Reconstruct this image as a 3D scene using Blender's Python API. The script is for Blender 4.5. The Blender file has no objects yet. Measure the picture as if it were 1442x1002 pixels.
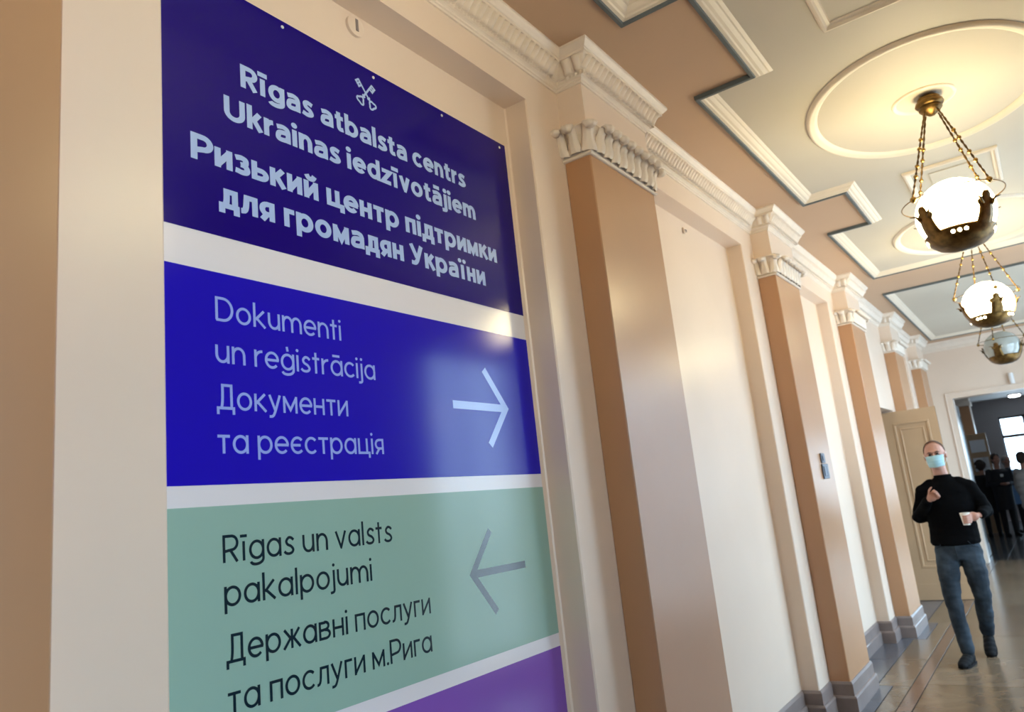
import bpy, bmesh, math, random
from mathutils import Vector, Matrix
random.seed(7)
PI = math.pi
sc = bpy.context.scene
C = sc.collection

# ------------------------------------------------------------------ camera, sky, exposure
cam = bpy.data.cameras.new('camera')
cam.sensor_width = 36.0
cam.lens = 1070.07 / 1442 * 36
cam.clip_start = 0.05
cam.dof.use_dof = True
cam.dof.focus_distance = 2.45
cam.dof.aperture_fstop = 4.0
camo = bpy.data.objects.new('camera', cam)
C.objects.link(camo)
RX = Vector((0.80862106, 0.57895222, -0.10462463))
RY = Vector((-0.20231127, 0.10664323, -0.97349749))
RZ = Vector((-0.55245103, 0.80835732, 0.20336252))
m = Matrix.Identity(4)
for i in range(3):
    m[i][0], m[i][1], m[i][2] = RX[i], -RY[i], -RZ[i]
m[0][3], m[1][3], m[2][3] = 0, 0, 1.58
camo.matrix_world = m
sc.camera = camo

w = bpy.data.worlds.new('sky')
sc.world = w
w.use_nodes = True
nt = w.node_tree
nt.nodes.clear()
tc = nt.nodes.new('ShaderNodeTexCoord')
sx = nt.nodes.new('ShaderNodeSeparateXYZ')
rp = nt.nodes.new('ShaderNodeValToRGB')
rp.color_ramp.elements[0].position = 0.47
rp.color_ramp.elements[0].color = (0.38, 0.46, 0.56, 1)
rp.color_ramp.elements[1].position = 0.53
rp.color_ramp.elements[1].color = (0.57, 0.77, 1.0, 1)
mr = nt.nodes.new('ShaderNodeMapRange')
mr.inputs[1].default_value = -1
mr.inputs[2].default_value = 1
bg = nt.nodes.new('ShaderNodeBackground')
bg.inputs[1].default_value = 7.0
wo = nt.nodes.new('ShaderNodeOutputWorld')
nt.links.new(tc.outputs['Generated'], sx.inputs[0])
nt.links.new(sx.outputs[2], mr.inputs[0])
nt.links.new(mr.outputs[0], rp.inputs[0])
nt.links.new(rp.outputs[0], bg.inputs[0])
nt.links.new(bg.outputs[0], wo.inputs[0])

vs = sc.view_settings
vs.view_transform = 'Standard'
vs.look = 'None'
vs.exposure = 0.70
vs.gamma = 1.0
vs.use_curve_mapping = False

GLOBE_POWER = 15.5     # emission of the lit glass globes

# ------------------------------------------------------------------ materials
def srgb(r, g, b):
    f = lambda c: ((c / 255 + 0.055) / 1.055) ** 2.4 if c > 10 else c / 255 / 12.92
    return (f(r), f(g), f(b))

def mat(name, col, rough=0.5, var=0.0, scale=4.0, metal=0.0, bump=0.0, bscale=60.0, spec=0.5, col2=None, emit=None, es=0.0, coat=0.0, dist=0.0, thr=(0.35, 0.65)):
    M = bpy.data.materials.new(name)
    M.use_nodes = True
    t = M.node_tree
    b = t.nodes['Principled BSDF']
    b.inputs['Roughness'].default_value = rough
    b.inputs['Metallic'].default_value = metal
    b.inputs['Specular IOR Level'].default_value = spec
    b.inputs['Coat Weight'].default_value = coat
    b.inputs['Coat Roughness'].default_value = 0.1
    if var > 0 or col2:
        tc = t.nodes.new('ShaderNodeTexCoord')
        n = t.nodes.new('ShaderNodeTexNoise')
        n.inputs['Scale'].default_value = scale
        n.inputs['Detail'].default_value = 5
        n.inputs['Distortion'].default_value = dist
        r = t.nodes.new('ShaderNodeValToRGB')
        c2 = col2 or tuple(c * (1 - var) for c in col)
        r.color_ramp.elements[0].color = (*c2, 1)
        r.color_ramp.elements[1].color = (*col, 1)
        r.color_ramp.elements[0].position = thr[0]
        r.color_ramp.elements[1].position = thr[1]
        t.links.new(tc.outputs['Object'], n.inputs['Vector'])
        t.links.new(n.outputs[0], r.inputs[0])
        t.links.new(r.outputs[0], b.inputs['Base Color'])
    else:
        b.inputs['Base Color'].default_value = (*col, 1)
    if bump > 0:
        tc2 = t.nodes.new('ShaderNodeTexCoord')
        n2 = t.nodes.new('ShaderNodeTexNoise')
        n2.inputs['Scale'].default_value = bscale
        n2.inputs['Detail'].default_value = 3
        bp = t.nodes.new('ShaderNodeBump')
        bp.inputs['Strength'].default_value = bump
        bp.inputs['Distance'].default_value = 0.01
        t.links.new(tc2.outputs['Object'], n2.inputs['Vector'])
        t.links.new(n2.outputs[0], bp.inputs['Height'])
        t.links.new(bp.outputs[0], b.inputs['Normal'])
    if emit:
        b.inputs['Emission Color'].default_value = (*emit, 1)
        b.inputs['Emission Strength'].default_value = es
    return M

CREAM = mat('cream_paint', (0.83, 0.68, 0.56), 0.33, 0.05, 1.5, bump=0.05, bscale=5)
TAN = mat('tan_paint', (0.48, 0.25, 0.12), 0.30, spec=0.9, var=0.06, scale=1.5, bump=0.05, bscale=5)
PLASTER = mat('plaster_ornament', (0.86, 0.755, 0.65), 0.45, 0.06, 12)
PLINTH = mat('plinth_stone', (0.27, 0.215, 0.20), 0.28, 0.15, 9)
CEIL = mat('ceiling_band_paint', (0.60, 0.41, 0.275), 0.6, 0.05, 1.2)
COFFER = mat('ceiling_field_paint', (0.63, 0.575, 0.48), 0.6, 0.04, 1.2)
MOULD = mat('ceiling_moulding_paint', (0.86, 0.76, 0.62), 0.5, 0.04, 6)
BLUE = mat('blue_grey_paint', (0.115, 0.14, 0.15), 0.5, 0.1, 10)
SIGNW = mat('sign_white', (0.82, 0.79, 0.83), 0.16)
S_HEAD = mat('sign_indigo', (0.008, 0.001, 0.19), 0.13, spec=0.23)
S_BLUE = mat('sign_blue', (0.012, 0.006, 0.50), 0.13, spec=0.23)
S_GREEN = mat('sign_green', (0.31, 0.49, 0.42), 0.13, spec=0.23)
S_PURP = mat('sign_purple', (0.235, 0.10, 0.48), 0.13, spec=0.23)
T_PALE = mat('print_pale_blue', (0.42, 0.56, 0.90), 0.14)
T_PALE2 = mat('print_light_blue', (0.33, 0.44, 0.92), 0.14)
T_DARK = mat('print_dark', (0.006, 0.022, 0.035), 0.13)
BRONZE = mat('aged_bronze', (0.20, 0.115, 0.035), 0.36, 0.5, 30, metal=0.9)
BRASS = mat('brass', (0.55, 0.34, 0.10), 0.25, 0.3, 30, metal=1.0)
DOORM = mat('tan_door_paint', (0.53, 0.345, 0.20), 0.4, 0.06, 3)
DARKWOOD = mat('dark_wood', (0.055, 0.035, 0.03), 0.4, 0.3, 12)
SLATE = mat('grey_slate', (0.12, 0.12, 0.14), 0.22, 0.25, 3.0, bump=0.05, bscale=8)
SWITCH = mat('switch_grey_plastic', (0.085, 0.10, 0.14), 0.35)
PAPER = mat('white_paper', (0.85, 0.86, 0.9), 0.6)
SKYROOM = mat('grey_room_paint', (0.25, 0.24, 0.25), 0.6, 0.05, 2)
RCEIL = mat('room_ceiling', (0.66, 0.66, 0.66), 0.7)
FRAMEW = mat('white_window_frame', (0.8, 0.8, 0.8), 0.4)
TILES = [mat('beige_marble_%d' % i, c, 0.2, col2=c2, scale=s, dist=1.5, bump=0.04, bscale=6) for i, (c, c2, s) in enumerate([
    ((0.198, 0.143, 0.091), (0.141, 0.097, 0.061), 2.2),
    ((0.176, 0.121, 0.076), (0.120, 0.079, 0.049), 2.8),
    ((0.219, 0.161, 0.108), (0.155, 0.107, 0.069), 2.0)])]
REDM = mat('reddish_marble', (0.19, 0.115, 0.08), 0.2, col2=(0.14, 0.085, 0.06), scale=4, dist=1)
DARKT = mat('dark_room_floor', (0.10, 0.095, 0.095), 0.16, 0.3, 3)

def glass_mat():
    M = bpy.data.materials.new('window_glass')
    M.use_nodes = True
    t = M.node_tree
    t.nodes.clear()
    o = t.nodes.new('ShaderNodeOutputMaterial')
    mx = t.nodes.new('ShaderNodeMixShader')
    tr = t.nodes.new('ShaderNodeBsdfTransparent')
    tr.inputs[0].default_value = (0.94, 0.97, 0.96, 1)
    gl = t.nodes.new('ShaderNodeBsdfGlossy')
    gl.inputs['Roughness'].default_value = 0.02
    mx.inputs[0].default_value = 0.05
    t.links.new(tr.outputs[0], mx.inputs[1])
    t.links.new(gl.outputs[0], mx.inputs[2])
    t.links.new(mx.outputs[0], o.inputs[0])
    return M
GLASS = glass_mat()
GLOBE_ON = mat('lit_opal_glass', (0.9, 0.85, 0.7), 0.1, emit=(1.0, 0.83, 0.47), es=GLOBE_POWER)
GLOBE_OFF = mat('unlit_opal_glass', (0.40, 0.43, 0.41), 0.07, 0.08, 4, coat=0.6)
LEDM = mat('ceiling_lamp_light', (0.9, 0.9, 0.9), 0.3, emit=(0.9, 0.95, 1.0), es=9.0)

# ------------------------------------------------------------------ mesh builder
class MB:
    def __init__(s):
        s.v, s.f = [], []
    def add(s, vs, fs):
        n = len(s.v)
        s.v += [tuple(v) for v in vs]
        s.f += [tuple(i + n for i in f) for f in fs]
        return s
    def box(s, x0, x1, y0, y1, z0, z1, c=0.0):
        if c <= 0:
            vs = [(x, y, z) for x in (x0, x1) for y in (y0, y1) for z in (z0, z1)]
            return s.add(vs, [(0, 1, 3, 2), (4, 6, 7, 5), (0, 4, 5, 1), (2, 3, 7, 6), (0, 2, 6, 4), (1, 5, 7, 3)])
        bm = bmesh.new()
        bmesh.ops.create_cube(bm, size=1)
        for v in bm.verts:
            v.co = Vector(((x0 + x1) / 2 + v.co.x * (x1 - x0), (y0 + y1) / 2 + v.co.y * (y1 - y0), (z0 + z1) / 2 + v.co.z * (z1 - z0)))
        bmesh.ops.bevel(bm, geom=bm.edges[:], offset=c, segments=1, affect='EDGES')
        bm.verts.index_update()
        s.add([v.co for v in bm.verts], [[v.index for v in f.verts] for f in bm.faces])
        bm.free()
        return s
    def lathe(s, prof, n=32, cx=0, cy=0, cz=0, sxx=1, syy=1):
        vs, fs = [], []
        for r, z in prof:
            for k in range(n):
                a = 2 * PI * k / n
                vs.append((cx + r * math.cos(a) * sxx, cy + r * math.sin(a) * syy, cz + z))
        for i in range(len(prof) - 1):
            for k in range(n):
                k2 = (k + 1) % n
                fs.append((i * n + k, i * n + k2, (i + 1) * n + k2, (i + 1) * n + k))
        return s.add(vs, fs)
    def tube(s, pts, r, n=8, caps=True):
        pts = [Vector(p) for p in pts]
        rs = r if isinstance(r, (list, tuple)) else [r] * len(pts)
        vs, fs = [], []
        a = None
        for i, p in enumerate(pts):
            d0 = (pts[i] - pts[i - 1]).normalized() if i else (pts[1] - pts[0]).normalized()
            d1 = (pts[i + 1] - pts[i]).normalized() if i < len(pts) - 1 else d0
            d = (d0 + d1)
            d = d.normalized() if d.length > 1e-4 else d0
            if a is None:
                u = Vector((0, 0, 1)) if abs(d.z) < 0.95 else Vector((1, 0, 0))
                a = d.cross(u).normalized()
            a = (a - d * a.dot(d)).normalized()
            b = a.cross(d).normalized()
            rr = rs[i]
            ra, rb = rr if isinstance(rr, tuple) else (rr, rr)
            for k in range(n):
                t = 2 * PI * k / n
                vs.append(p + a * math.cos(t) * ra + b * math.sin(t) * rb)
        for i in range(len(pts) - 1):
            for k in range(n):
                k2 = (k + 1) % n
                fs.append((i * n + k, i * n + k2, (i + 1) * n + k2, (i + 1) * n + k))
        if caps:
            fs.append(tuple(range(n)))
            fs.append(tuple((len(pts) - 1) * n + k for k in reversed(range(n))))
        return s.add(vs, fs)
    def ball(s, c, r, n=12, m_=8, rot=None):
        rx, ry, rz = r if isinstance(r, (tuple, list)) else (r, r, r)
        vs, fs = [], []
        for i in range(m_ + 1):
            ph = PI * i / m_
            rr = max(math.sin(ph), 1e-4)
            for k in range(n):
                a = 2 * PI * k / n
                q = Vector((rx * rr * math.cos(a), ry * rr * math.sin(a), rz * math.cos(ph)))
                if rot is not None:
                    q = rot @ q
                vs.append(Vector(c) + q)
        for i in range(m_):
            for k in range(n):
                k2 = (k + 1) % n
                fs.append((i * n + k, (i + 1) * n + k, (i + 1) * n + k2, i * n + k2))
        return s.add(vs, fs)
    def sweep(s, path, prof, closed=False):
        """path in plan (x, y); outward normal is (dy, -dx); prof = (offset, z)"""
        n = len(path)
        vs, fs = [], []
        for i, p in enumerate(path):
            a = path[i - 1] if (i > 0 or closed) else None
            b = path[(i + 1) % n] if (i < n - 1 or closed) else None
            ns = []
            for q0, q1 in ((a, p), (p, b)):
                if q0 is None or q1 is None:
                    continue
                d = Vector((q1[0] - q0[0], q1[1] - q0[1])).normalized()
                ns.append(Vector((d.y, -d.x)))
            if len(ns) == 1:
                nn = ns[0]
            else:
                nn = (ns[0] + ns[1]) / (1 + ns[0].dot(ns[1]))
            for o, z in prof:
                vs.append((p[0] + nn.x * o, p[1] + nn.y * o, z))
        k = len(prof)
        for i in range(n if closed else n - 1):
            j = (i + 1) % n
            for q in range(k - 1):
                fs.append((i * k + q, j * k + q, j * k + q + 1, i * k + q + 1))
        if not closed:
            fs.append(tuple(range(k)))
            fs.append(tuple((n - 1) * k + q for q in reversed(range(k))))
        return s.add(vs, fs)
    def prism(s, poly, z0, z1):
        n = len(poly)
        vs = [(x, y, z0) for x, y in poly] + [(x, y, z1) for x, y in poly]
        fs = [(i, (i + 1) % n, n + (i + 1) % n, n + i) for i in range(n)]
        fs += [tuple(range(n))[::-1], tuple(range(n, 2 * n))]
        return s.add(vs, fs)
    def mesh(s, name, material, smooth=False):
        me = bpy.data.meshes.new(name)
        me.from_pydata(s.v, [], s.f)
        me.validate()
        if material:
            me.materials.append(material)
        bm = bmesh.new()
        bm.from_mesh(me)
        bmesh.ops.recalc_face_normals(bm, faces=bm.faces[:])
        bm.to_mesh(me)
        bm.free()
        if smooth:
            me.shade_smooth()
            if smooth == 'auto':
                me.set_sharp_from_angle(angle=math.radians(35))
        return me
    def build(s, name, material, parent=None, smooth=False, loc=None):
        o = bpy.data.objects.new(name, s.mesh(name, material, smooth))
        C.objects.link(o)
        if parent:
            o.parent = parent
        if loc is not None:
            o.location = loc
        return o

def tag(o, label, cat, group=None):
    o['label'] = label
    o['category'] = cat
    if group:
        o['group'] = group
    return o

def thing(name, label, cat, loc=(0, 0, 0), rz=0.0, group=None):
    o = bpy.data.objects.new(name, None)
    o.empty_display_size = 0.1
    C.objects.link(o)
    o.location = loc
    o.rotation_euler = (0, 0, rz)
    return tag(o, label, cat, group)

def struct(o):
    o['kind'] = 'structure'
    return o

def stuff(o):
    o['kind'] = 'stuff'
    return o

def child_copy(src, parent, loc=None, rz=None):
    o = src.copy()
    C.objects.link(o)
    o.parent = parent
    if loc is not None:
        o.location = loc
    if rz is not None:
        o.rotation_euler = (0, 0, rz)
    return o

def copy_tree(src, parent=None, loc=None):
    o = src.copy()
    C.objects.link(o)
    o.parent = parent
    if loc is not None:
        o.location = loc
    for ch in list(src.children):
        copy_tree(ch, o)
    return o

def light_portal(x, y, z, sx_, sz, rot):
    l = bpy.data.lights.new('window_portal', 'AREA')
    l.shape = 'RECTANGLE'
    l.size, l.size_y = sx_, sz
    l.cycles.is_portal = True
    o = bpy.data.objects.new('window_portal', l)
    C.objects.link(o)
    o.location = (x, y, z)
    o.rotation_euler = rot

# ------------------------------------------------------------------ the hall's measures
XF, XP, XR = -1.62, -1.48, -1.74          # frame face, pilaster face, recess back
CX = -0.20                                # centre line of the hall
XRW = 1.24                                # right wall face
H = 3.71                                  # ceiling band height
YE = 14.9                                 # end wall
PIL = [(-0.04, 0.66), (2.99, 3.69), (5.90, 6.57), (8.60, 9.30), (11.30, 12.0), (13.70, 14.40)]
REC = [(-2.1, -0.34), (0.96, 2.70), (3.97, 5.62), (6.86, 8.32), None, (12.3, 13.4)]
DOOR = (9.72, 11.05, 2.39)

# left wall ---------------------------------------------------------
def chamf(pts, c=0.006):
    out = []
    n = len(pts)
    for i, p in enumerate(pts):
        if i in (0, n - 1):
            out.append(p)
            continue
        p = Vector(p)
        a = (Vector(pts[i - 1]) - p).normalized()
        b = (Vector(pts[i + 1]) - p).normalized()
        out += [tuple(p + a * c), tuple(p + b * c)]
    return out

lw = MB()
XB = -2.05
def wall_run(y0, y1, recs, z0, z1):
    pts = [(XF, y0)]
    for a, b in recs:
        pts += [(XF, a), (XR, a), (XR, b), (XF, b)]
    pts.append((XF, y1))
    lw.prism(chamf(pts) + [(XB, y1), (XB, y0)], z0, z1)
wall_run(-3.5, DOOR[0], [r for r in REC[:4]], 0, 3.41)
wall_run(DOOR[1], YE + 0.1, [REC[5]], 0, 3.41)
lw.prism([(XF, DOOR[0]), (XF, DOOR[1]), (XB, DOOR[1]), (XB, DOOR[0])], DOOR[2], 3.41)
lw.prism([(XF, -3.5), (XF, YE + 0.1), (XB, YE + 0.1), (XB, -3.5)], 3.41, 3.76)
struct(lw.build('wall_left', CREAM))
# side room seen through the doorway in the left wall
sr = MB()
sr.box(-4.0, XB + 0.01, 9.3, 9.4, 0, 2.8).box(-4.0, XB + 0.01, 11.6, 11.7, 0, 2.8).box(-4.1, -4.0, 9.3, 11.7, 0, 2.8).box(-4.1, XB + 0.01, 9.3, 11.7, 2.8, 2.9)
struct(sr.build('wall_side_room', CREAM))

PLP = [(0.0, 0.0), (0.030, 0.0), (0.030, 0.095), (0.024, 0.106), (0.015, 0.110), (0.015, 0.183), (0.006, 0.200), (0.0, 0.200)]
PLW = [(o - 0.004 if o == 0 else o, z) for o, z in PLP]
def bb(path):
    struct(MB().sweep(path, PLP).build('baseboard_left', PLINTH))
for i in range(5):
    e, s_ = PIL[i][1], PIL[i + 1][0]
    r = REC[i + 1]
    if r:
        bb([(XF, e), (XF, r[0]), (XR, r[0]), (XR, r[1]), (XF, r[1]), (XF, s_)])
    else:
        bb([(XF, e), (XF, DOOR[0]), (XB, DOOR[0])])
        bb([(XB, DOOR[1]), (XF, DOOR[1]), (XF, s_)])
bb([(XF, -2.4), (XF, -2.1), (XR, -2.1), (XR, -0.34), (XF, -0.34), (XF, -0.04)])
bb([(XF, 14.4), (XF, YE)])

# pilasters ----------------------------------------------------------
def capital_leaf(wd):
    prof = [(.012, 0), (.020, .012), (.023, .035), (.022, .060), (.026, .082), (.038, .104), (.056, .120), (.074, .122), (.084, .112), (.083, .098), (.074, .092)]
    wid = [.98, .94, .84, .70, .64, .68, .80, .90, .88, .72, .45]
    vs, fs = [], []
    nc = 9
    for (o, z), q in zip(prof, wid):
        for k in range(nc):
            u = -1 + 2 * k / (nc - 1)
            rib = 0.019 * math.cos(u * PI / 2) - 0.005 * math.cos(u * PI * 3) * (1 - abs(u))
            ln = 0.004 * math.sin(z * 420) * (abs(u) > .6)
            vs.append((o + rib + ln * 0.5, u * wd / 2 * q * (1 + (0.05 if abs(u) > .9 else 0) * math.sin(z * 300)), z))
    back = len(vs)
    for (o, z), q in zip(prof, wid):
        for k in (0, nc - 1):
            u = -1 + 2 * k / (nc - 1)
            vs.append((max(0.0, o - 0.014), u * wd / 2 * q * 0.9, z - (0.006 if z > .1 else 0)))
    R = len(prof)
    for i in range(R - 1):
        for k in range(nc - 1):
            fs.append((i * nc + k, i * nc + k + 1, (i + 1) * nc + k + 1, (i + 1) * nc + k))
        fs.append((i * nc, (i + 1) * nc, back + 2 * (i + 1), back + 2 * i))
        fs.append((i * nc + nc - 1, back + 2 * i + 1, back + 2 * (i + 1) + 1, (i + 1) * nc + nc - 1))
        fs.append((back + 2 * i, back + 2 * i + 2, back + 2 * i + 3, back + 2 * i + 1))
    fs.append(tuple((R - 1) * nc + k for k in range(nc)) + (back + 2 * R - 1, back + 2 * R - 2))
    mb = MB()
    mb.add(vs, fs)
    return mb
LEAF_ME = capital_leaf(0.078).mesh('leaf', PLASTER, True)
BIGLEAF_ME = capital_leaf(0.085).mesh('corner_leaf', PLASTER, True)

PIL_LABELS = [
    'tan painted pilaster at the left edge, before the big sign',
    'tan pilaster with leafy capital just right of the big sign',
    'tan pilaster bearing the two small grey wall switches',
    'pale lit pilaster beside the open tan door, fourth from the left',
    'pilaster rising behind the open tan door leaf',
    'last narrow pilaster in the corner by the end wall']
def pilaster(i, y0, y1):
    L = y1 - y0
    t = thing('pilaster', PIL_LABELS[i], 'pilaster', (XF, y0, 0), 0, 'pilasters along the left wall')
    d = XP - XF
    MB().box(0, d, 0, L, 0.19, 3.19, 0.005).build('shaft', TAN, t)
    MB().sweep([(0, 0), (d, 0), (d, L), (0, L)], PLP).build('plinth', PLINTH, t)
    MB().box(0, d, 0, L, 3.345, 3.72).build('frieze_block', CREAM, t)
    cp = MB()
    path = [(0, 0), (d, 0), (d, L), (0, L)]
    cp.sweep(path, [(-.02, 3.185), (.010, 3.185), (.016, 3.190), (.016, 3.197), (.010, 3.203), (.006, 3.206), (.006, 3.26), (.012, 3.30), (.03, 3.330), (.036, 3.335), (.030, 3.346), (-.02, 3.346)])
    c = cp.build('capital', PLASTER, t)
    z = 3.206
    nfront = 8
    for k in range(nfront):
        o = bpy.data.objects.new('leaf', LEAF_ME)
        C.objects.link(o)
        o.parent = c
        o.location = (d, L * (k + 1) / (nfront + 1), z)
        o.rotation_euler = (0, 0, 0)
    for (yy, rz) in ((0, -PI / 2), (L, PI / 2)):
        for k in range(2):
            o = bpy.data.objects.new('leaf', LEAF_ME)
            C.objects.link(o)
            o.parent = c
            o.location = (0.005 + k * 0.068, yy, z)
            o.rotation_euler = (0, 0, rz)
    for (yy, rz) in ((0, -PI / 4), (L, PI / 4)):
        o = bpy.data.objects.new('corner_leaf', BIGLEAF_ME)
        C.objects.link(o)
        o.parent = c
        o.location = (d - 0.014, yy + (0.014 if yy == 0 else -0.014), z)
        o.rotation_euler = (0, 0, rz)
    return t
for i, (a, b) in enumerate(PIL):
    pilaster(i, a, b)

# cornice -------------------------------------------------------------
CZ = 3.555
CP = [(0, 0), (.008, 0), (.008, .011), (.014, .014), (.014, .022), (.020, .026), (.026, .028), (.030, .036), (.026, .044), (.034, .048), (.038, .055), (.046, .066), (.062, .086), (.070, .100), (.078, .104), (.084, .104), (.084, .116), (.090, .119), (.096, .127), (.106, .137), (.110, .143), (.110, .157), (0, .157)]
cpath = [(XF, -3.4)]
for a, b in PIL:
    cpath += [(XF, a), (XP, a), (XP, b), (XF, b)]
cpath += [(XF, YE), (XRW, YE), (XRW, -3.4)]
cor = struct(MB().sweep(cpath, [(o, CZ + z) for o, z in CP]).build('trim_1', PLASTER))
enr = MB()
band = [(.034, .048), (.040, .062), (.056, .084), (.074, .103)]
def enrich(p0, p1):
    p0, p1 = Vector(p0), Vector(p1)
    d = p1 - p0
    L = d.length
    d.normalize()
    n = Vector((d.y, -d.x))
    # outer corners run past the block, inner corners stop short of it
    s0, s1 = 0.0, L
    k = max(1, int((s1 - s0) / 0.040))
    st = (s1 - s0) / k
    for i in range(k):
        s = s0 + (i + 0.5) * st
        vs, fs = [], []
        for (o, z) in band:
            for u, h in ((-1, -.004), (-.6, .014), (.1, .020), (.65, .013), (.85, -.004)):
                q = p0 + d * (s + u * st * 0.42 + (z - .07) * 0.15) + n * (o + h)
                vs.append((q.x, q.y, CZ + z - h * 0.5))
        for a in range(3):
            for b in range(4):
                fs.append((a * 5 + b, a * 5 + b + 1, (a + 1) * 5 + b + 1, (a + 1) * 5 + b))
        fs.append((15, 16, 17, 18, 19))
        fs.append((4, 3, 2, 1, 0))
        enr.add(vs, fs)
    k = max(1, int(L / 0.020))
    st = L / k
    for i in range(k):
        s = (i + 0.5) * st
        vs = []
        for (z, o, sh) in ((.029, .026, -.006), (.036, .030, 0), (.043, .026, .006)):
            for u, h in ((-1, -.002), (0, .009), (1, -.002)):
                q = p0 + d * (s + u * st * 0.36 + sh) + n * (o + h)
                vs.append((q.x, q.y, CZ + z))
        enr.add(vs, [(0, 1, 4, 3), (1, 2, 5, 4), (3, 4, 7, 6), (4, 5, 8, 7)])
for i in range(len(cpath) - 1):
    a, b = cpath[i], cpath[i + 1]
    if a[0] == XF and b[0] == XF and b[1] < 0.2 or a[1] > YE - 0.1:
        continue
    # shorten at inner corners, lengthen at outer ones
    if a[0] == b[0] == XP:
        a, b = (a[0], a[1] - .05), (b[0], b[1] + .05)
    elif a[0] == b[0] == XF:
        a, b = (a[0], a[1] + .08), (b[0], b[1] - .08)
    elif b[0] == XP:
        a, b = (a[0] + .075, a[1]), (b[0] + .05, b[1])
    else:
        a, b = (a[0] + .05, a[1]), (b[0] + .075, b[1])
    enrich(a, b)
stuff(enr.build('leaf_enrichment', PLASTER, cor, True))

# ceiling -------------------------------------------------------------
LX, RXX = -1.21, 0.81
NX = 0.31
def coffer1():
    left = [(LX, -1.4), (LX, -0.12), (LX + NX, -0.12), (LX + NX, 0.75), (LX, 0.75), (LX, 2.93), (LX + NX, 2.93), (LX + NX, 3.80), (LX, 3.80), (LX, 6.0), (LX + NX, 6.0), (LX + NX, 6.92), (LX - .03, 6.92), (LX - .03, 8.98)]
    right = [(2 * CX - x, y) for x, y in reversed(left)]
    return left + right
def coffer2():
    return [(-1.30, 9.92), (-1.32, 14.35), (2 * CX + 1.32, 14.35), (2 * CX + 1.30, 9.92)]
ce = MB()
ce.box(XB, XRW + 0.5, -3.6, YE + 0.2, 3.73, 3.85)
struct(ce.build('ceiling', COFFER))
cb = MB()
yb = sorted({-3.5, YE, *[p[1] for p in coffer1()], *[p[1] for p in coffer2()]})
def left_x(y):
    if 9.92 < y < 14.35:
        return -1.31
    if -1.4 < y < 8.98:
        for a, b in ((-0.12, .75), (2.93, 3.80), (6.0, 6.92)):
            if a < y < b:
                return LX + NX
        return LX - (.03 if y > 6.92 else 0)
    return None
for a, b in zip(yb, yb[1:]):
    lx = left_x((a + b) / 2)
    if lx is None:
        cb.box(XF - .1, XRW + .1, a, b, H, 3.735)
    else:
        cb.box(XF - .1, lx + .01, a, b, H, 3.735)
        cb.box(2 * CX - lx - .01, XRW + .1, a, b, H, 3.735)
struct(cb.build('ceiling_band', CEIL))
for n_, poly in ((2, coffer1()), (3, coffer2())):
    t = struct(MB().sweep(poly, [(0, H + .01), (0, H - .022), (.003, H - .026), (.020, H - .026), (.024, H - .020), (.030, H + .01)], True).build('trim_%d' % n_, BLUE))
    MB().sweep(poly, [(.022, H + .01), (.022, H - .018), (.040, H - .015), (.046, H - .009), (.060, H - .005), (.072, H + .003), (.078, H + .008), (.086, H + .010), (.098, H + .018), (.102, H + .022)], True).build('moulding', MOULD, t)

def medallion(y, label, cx=CX - 0.01):
    t = thing('ceiling_medallion', label, 'ceiling medallion', (cx, y, 3.73), 0, 'oval ceiling medallions')
    A, B = 0.65, 0.805
    prof = [(0, .002), (-.002, -.012), (-.012, -.022), (-.022, -.024), (-.030, -.016), (-.042, -.018), (-.050, -.010), (-.062, -.006), (-.066, .002)]
    vs, fs = [], []
    n = 96
    for k in range(n):
        a = 2 * PI * k / n
        for o, z in prof:
            vs.append(((A + o) * math.cos(a), (B + o) * math.sin(a), z))
    q = len(prof)
    for k in range(n):
        for i in range(q - 1):
            fs.append((k * q + i, ((k + 1) % n) * q + i, ((k + 1) % n) * q + i + 1, k * q + i + 1))
    MB().add(vs, fs).build('outer_ring', MOULD, t, True)
    MB().lathe([(.175, .002), (.172, -.008), (.163, -.012), (.152, -.008), (.145, .002)], 48).build('inner_ring', MOULD, t, True)
medallion(4.91, 'oval plaster ceiling ring around the nearest lit lamp')
medallion(8.00, 'oval plaster ceiling ring above the second lit lamp')
medallion(1.75, 'oval plaster ceiling ring nearest the viewer, above the big sign')
def panel(y0, y1, label):
    t = thing('ceiling_panel', label, 'ceiling panel', (CX, (y0 + y1) / 2, 3.73), 0, 'rectangular ceiling panels')
    hw, hl = 0.305, (y1 - y0) / 2
    path = [(-hw, -hl), (-hw, hl), (hw, hl), (hw, -hl)]
    MB().sweep(path, [(0, .002), (0, -.012), (.008, -.022), (.020, -.024), (.030, -.012), (.044, -.008), (.050, .002)], True).build('moulding', MOULD, t)
    MB().box(-hw + .16, hw - .16, -hl + .17, hl - .17, -.008, .002).build('inset_board', COFFER, t)
panel(6.06, 6.82, 'rectangular moulded ceiling panel between the two lit lamps')
panel(2.97, 3.72, 'rectangular moulded ceiling panel at the top edge, before the nearest lamp')

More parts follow.
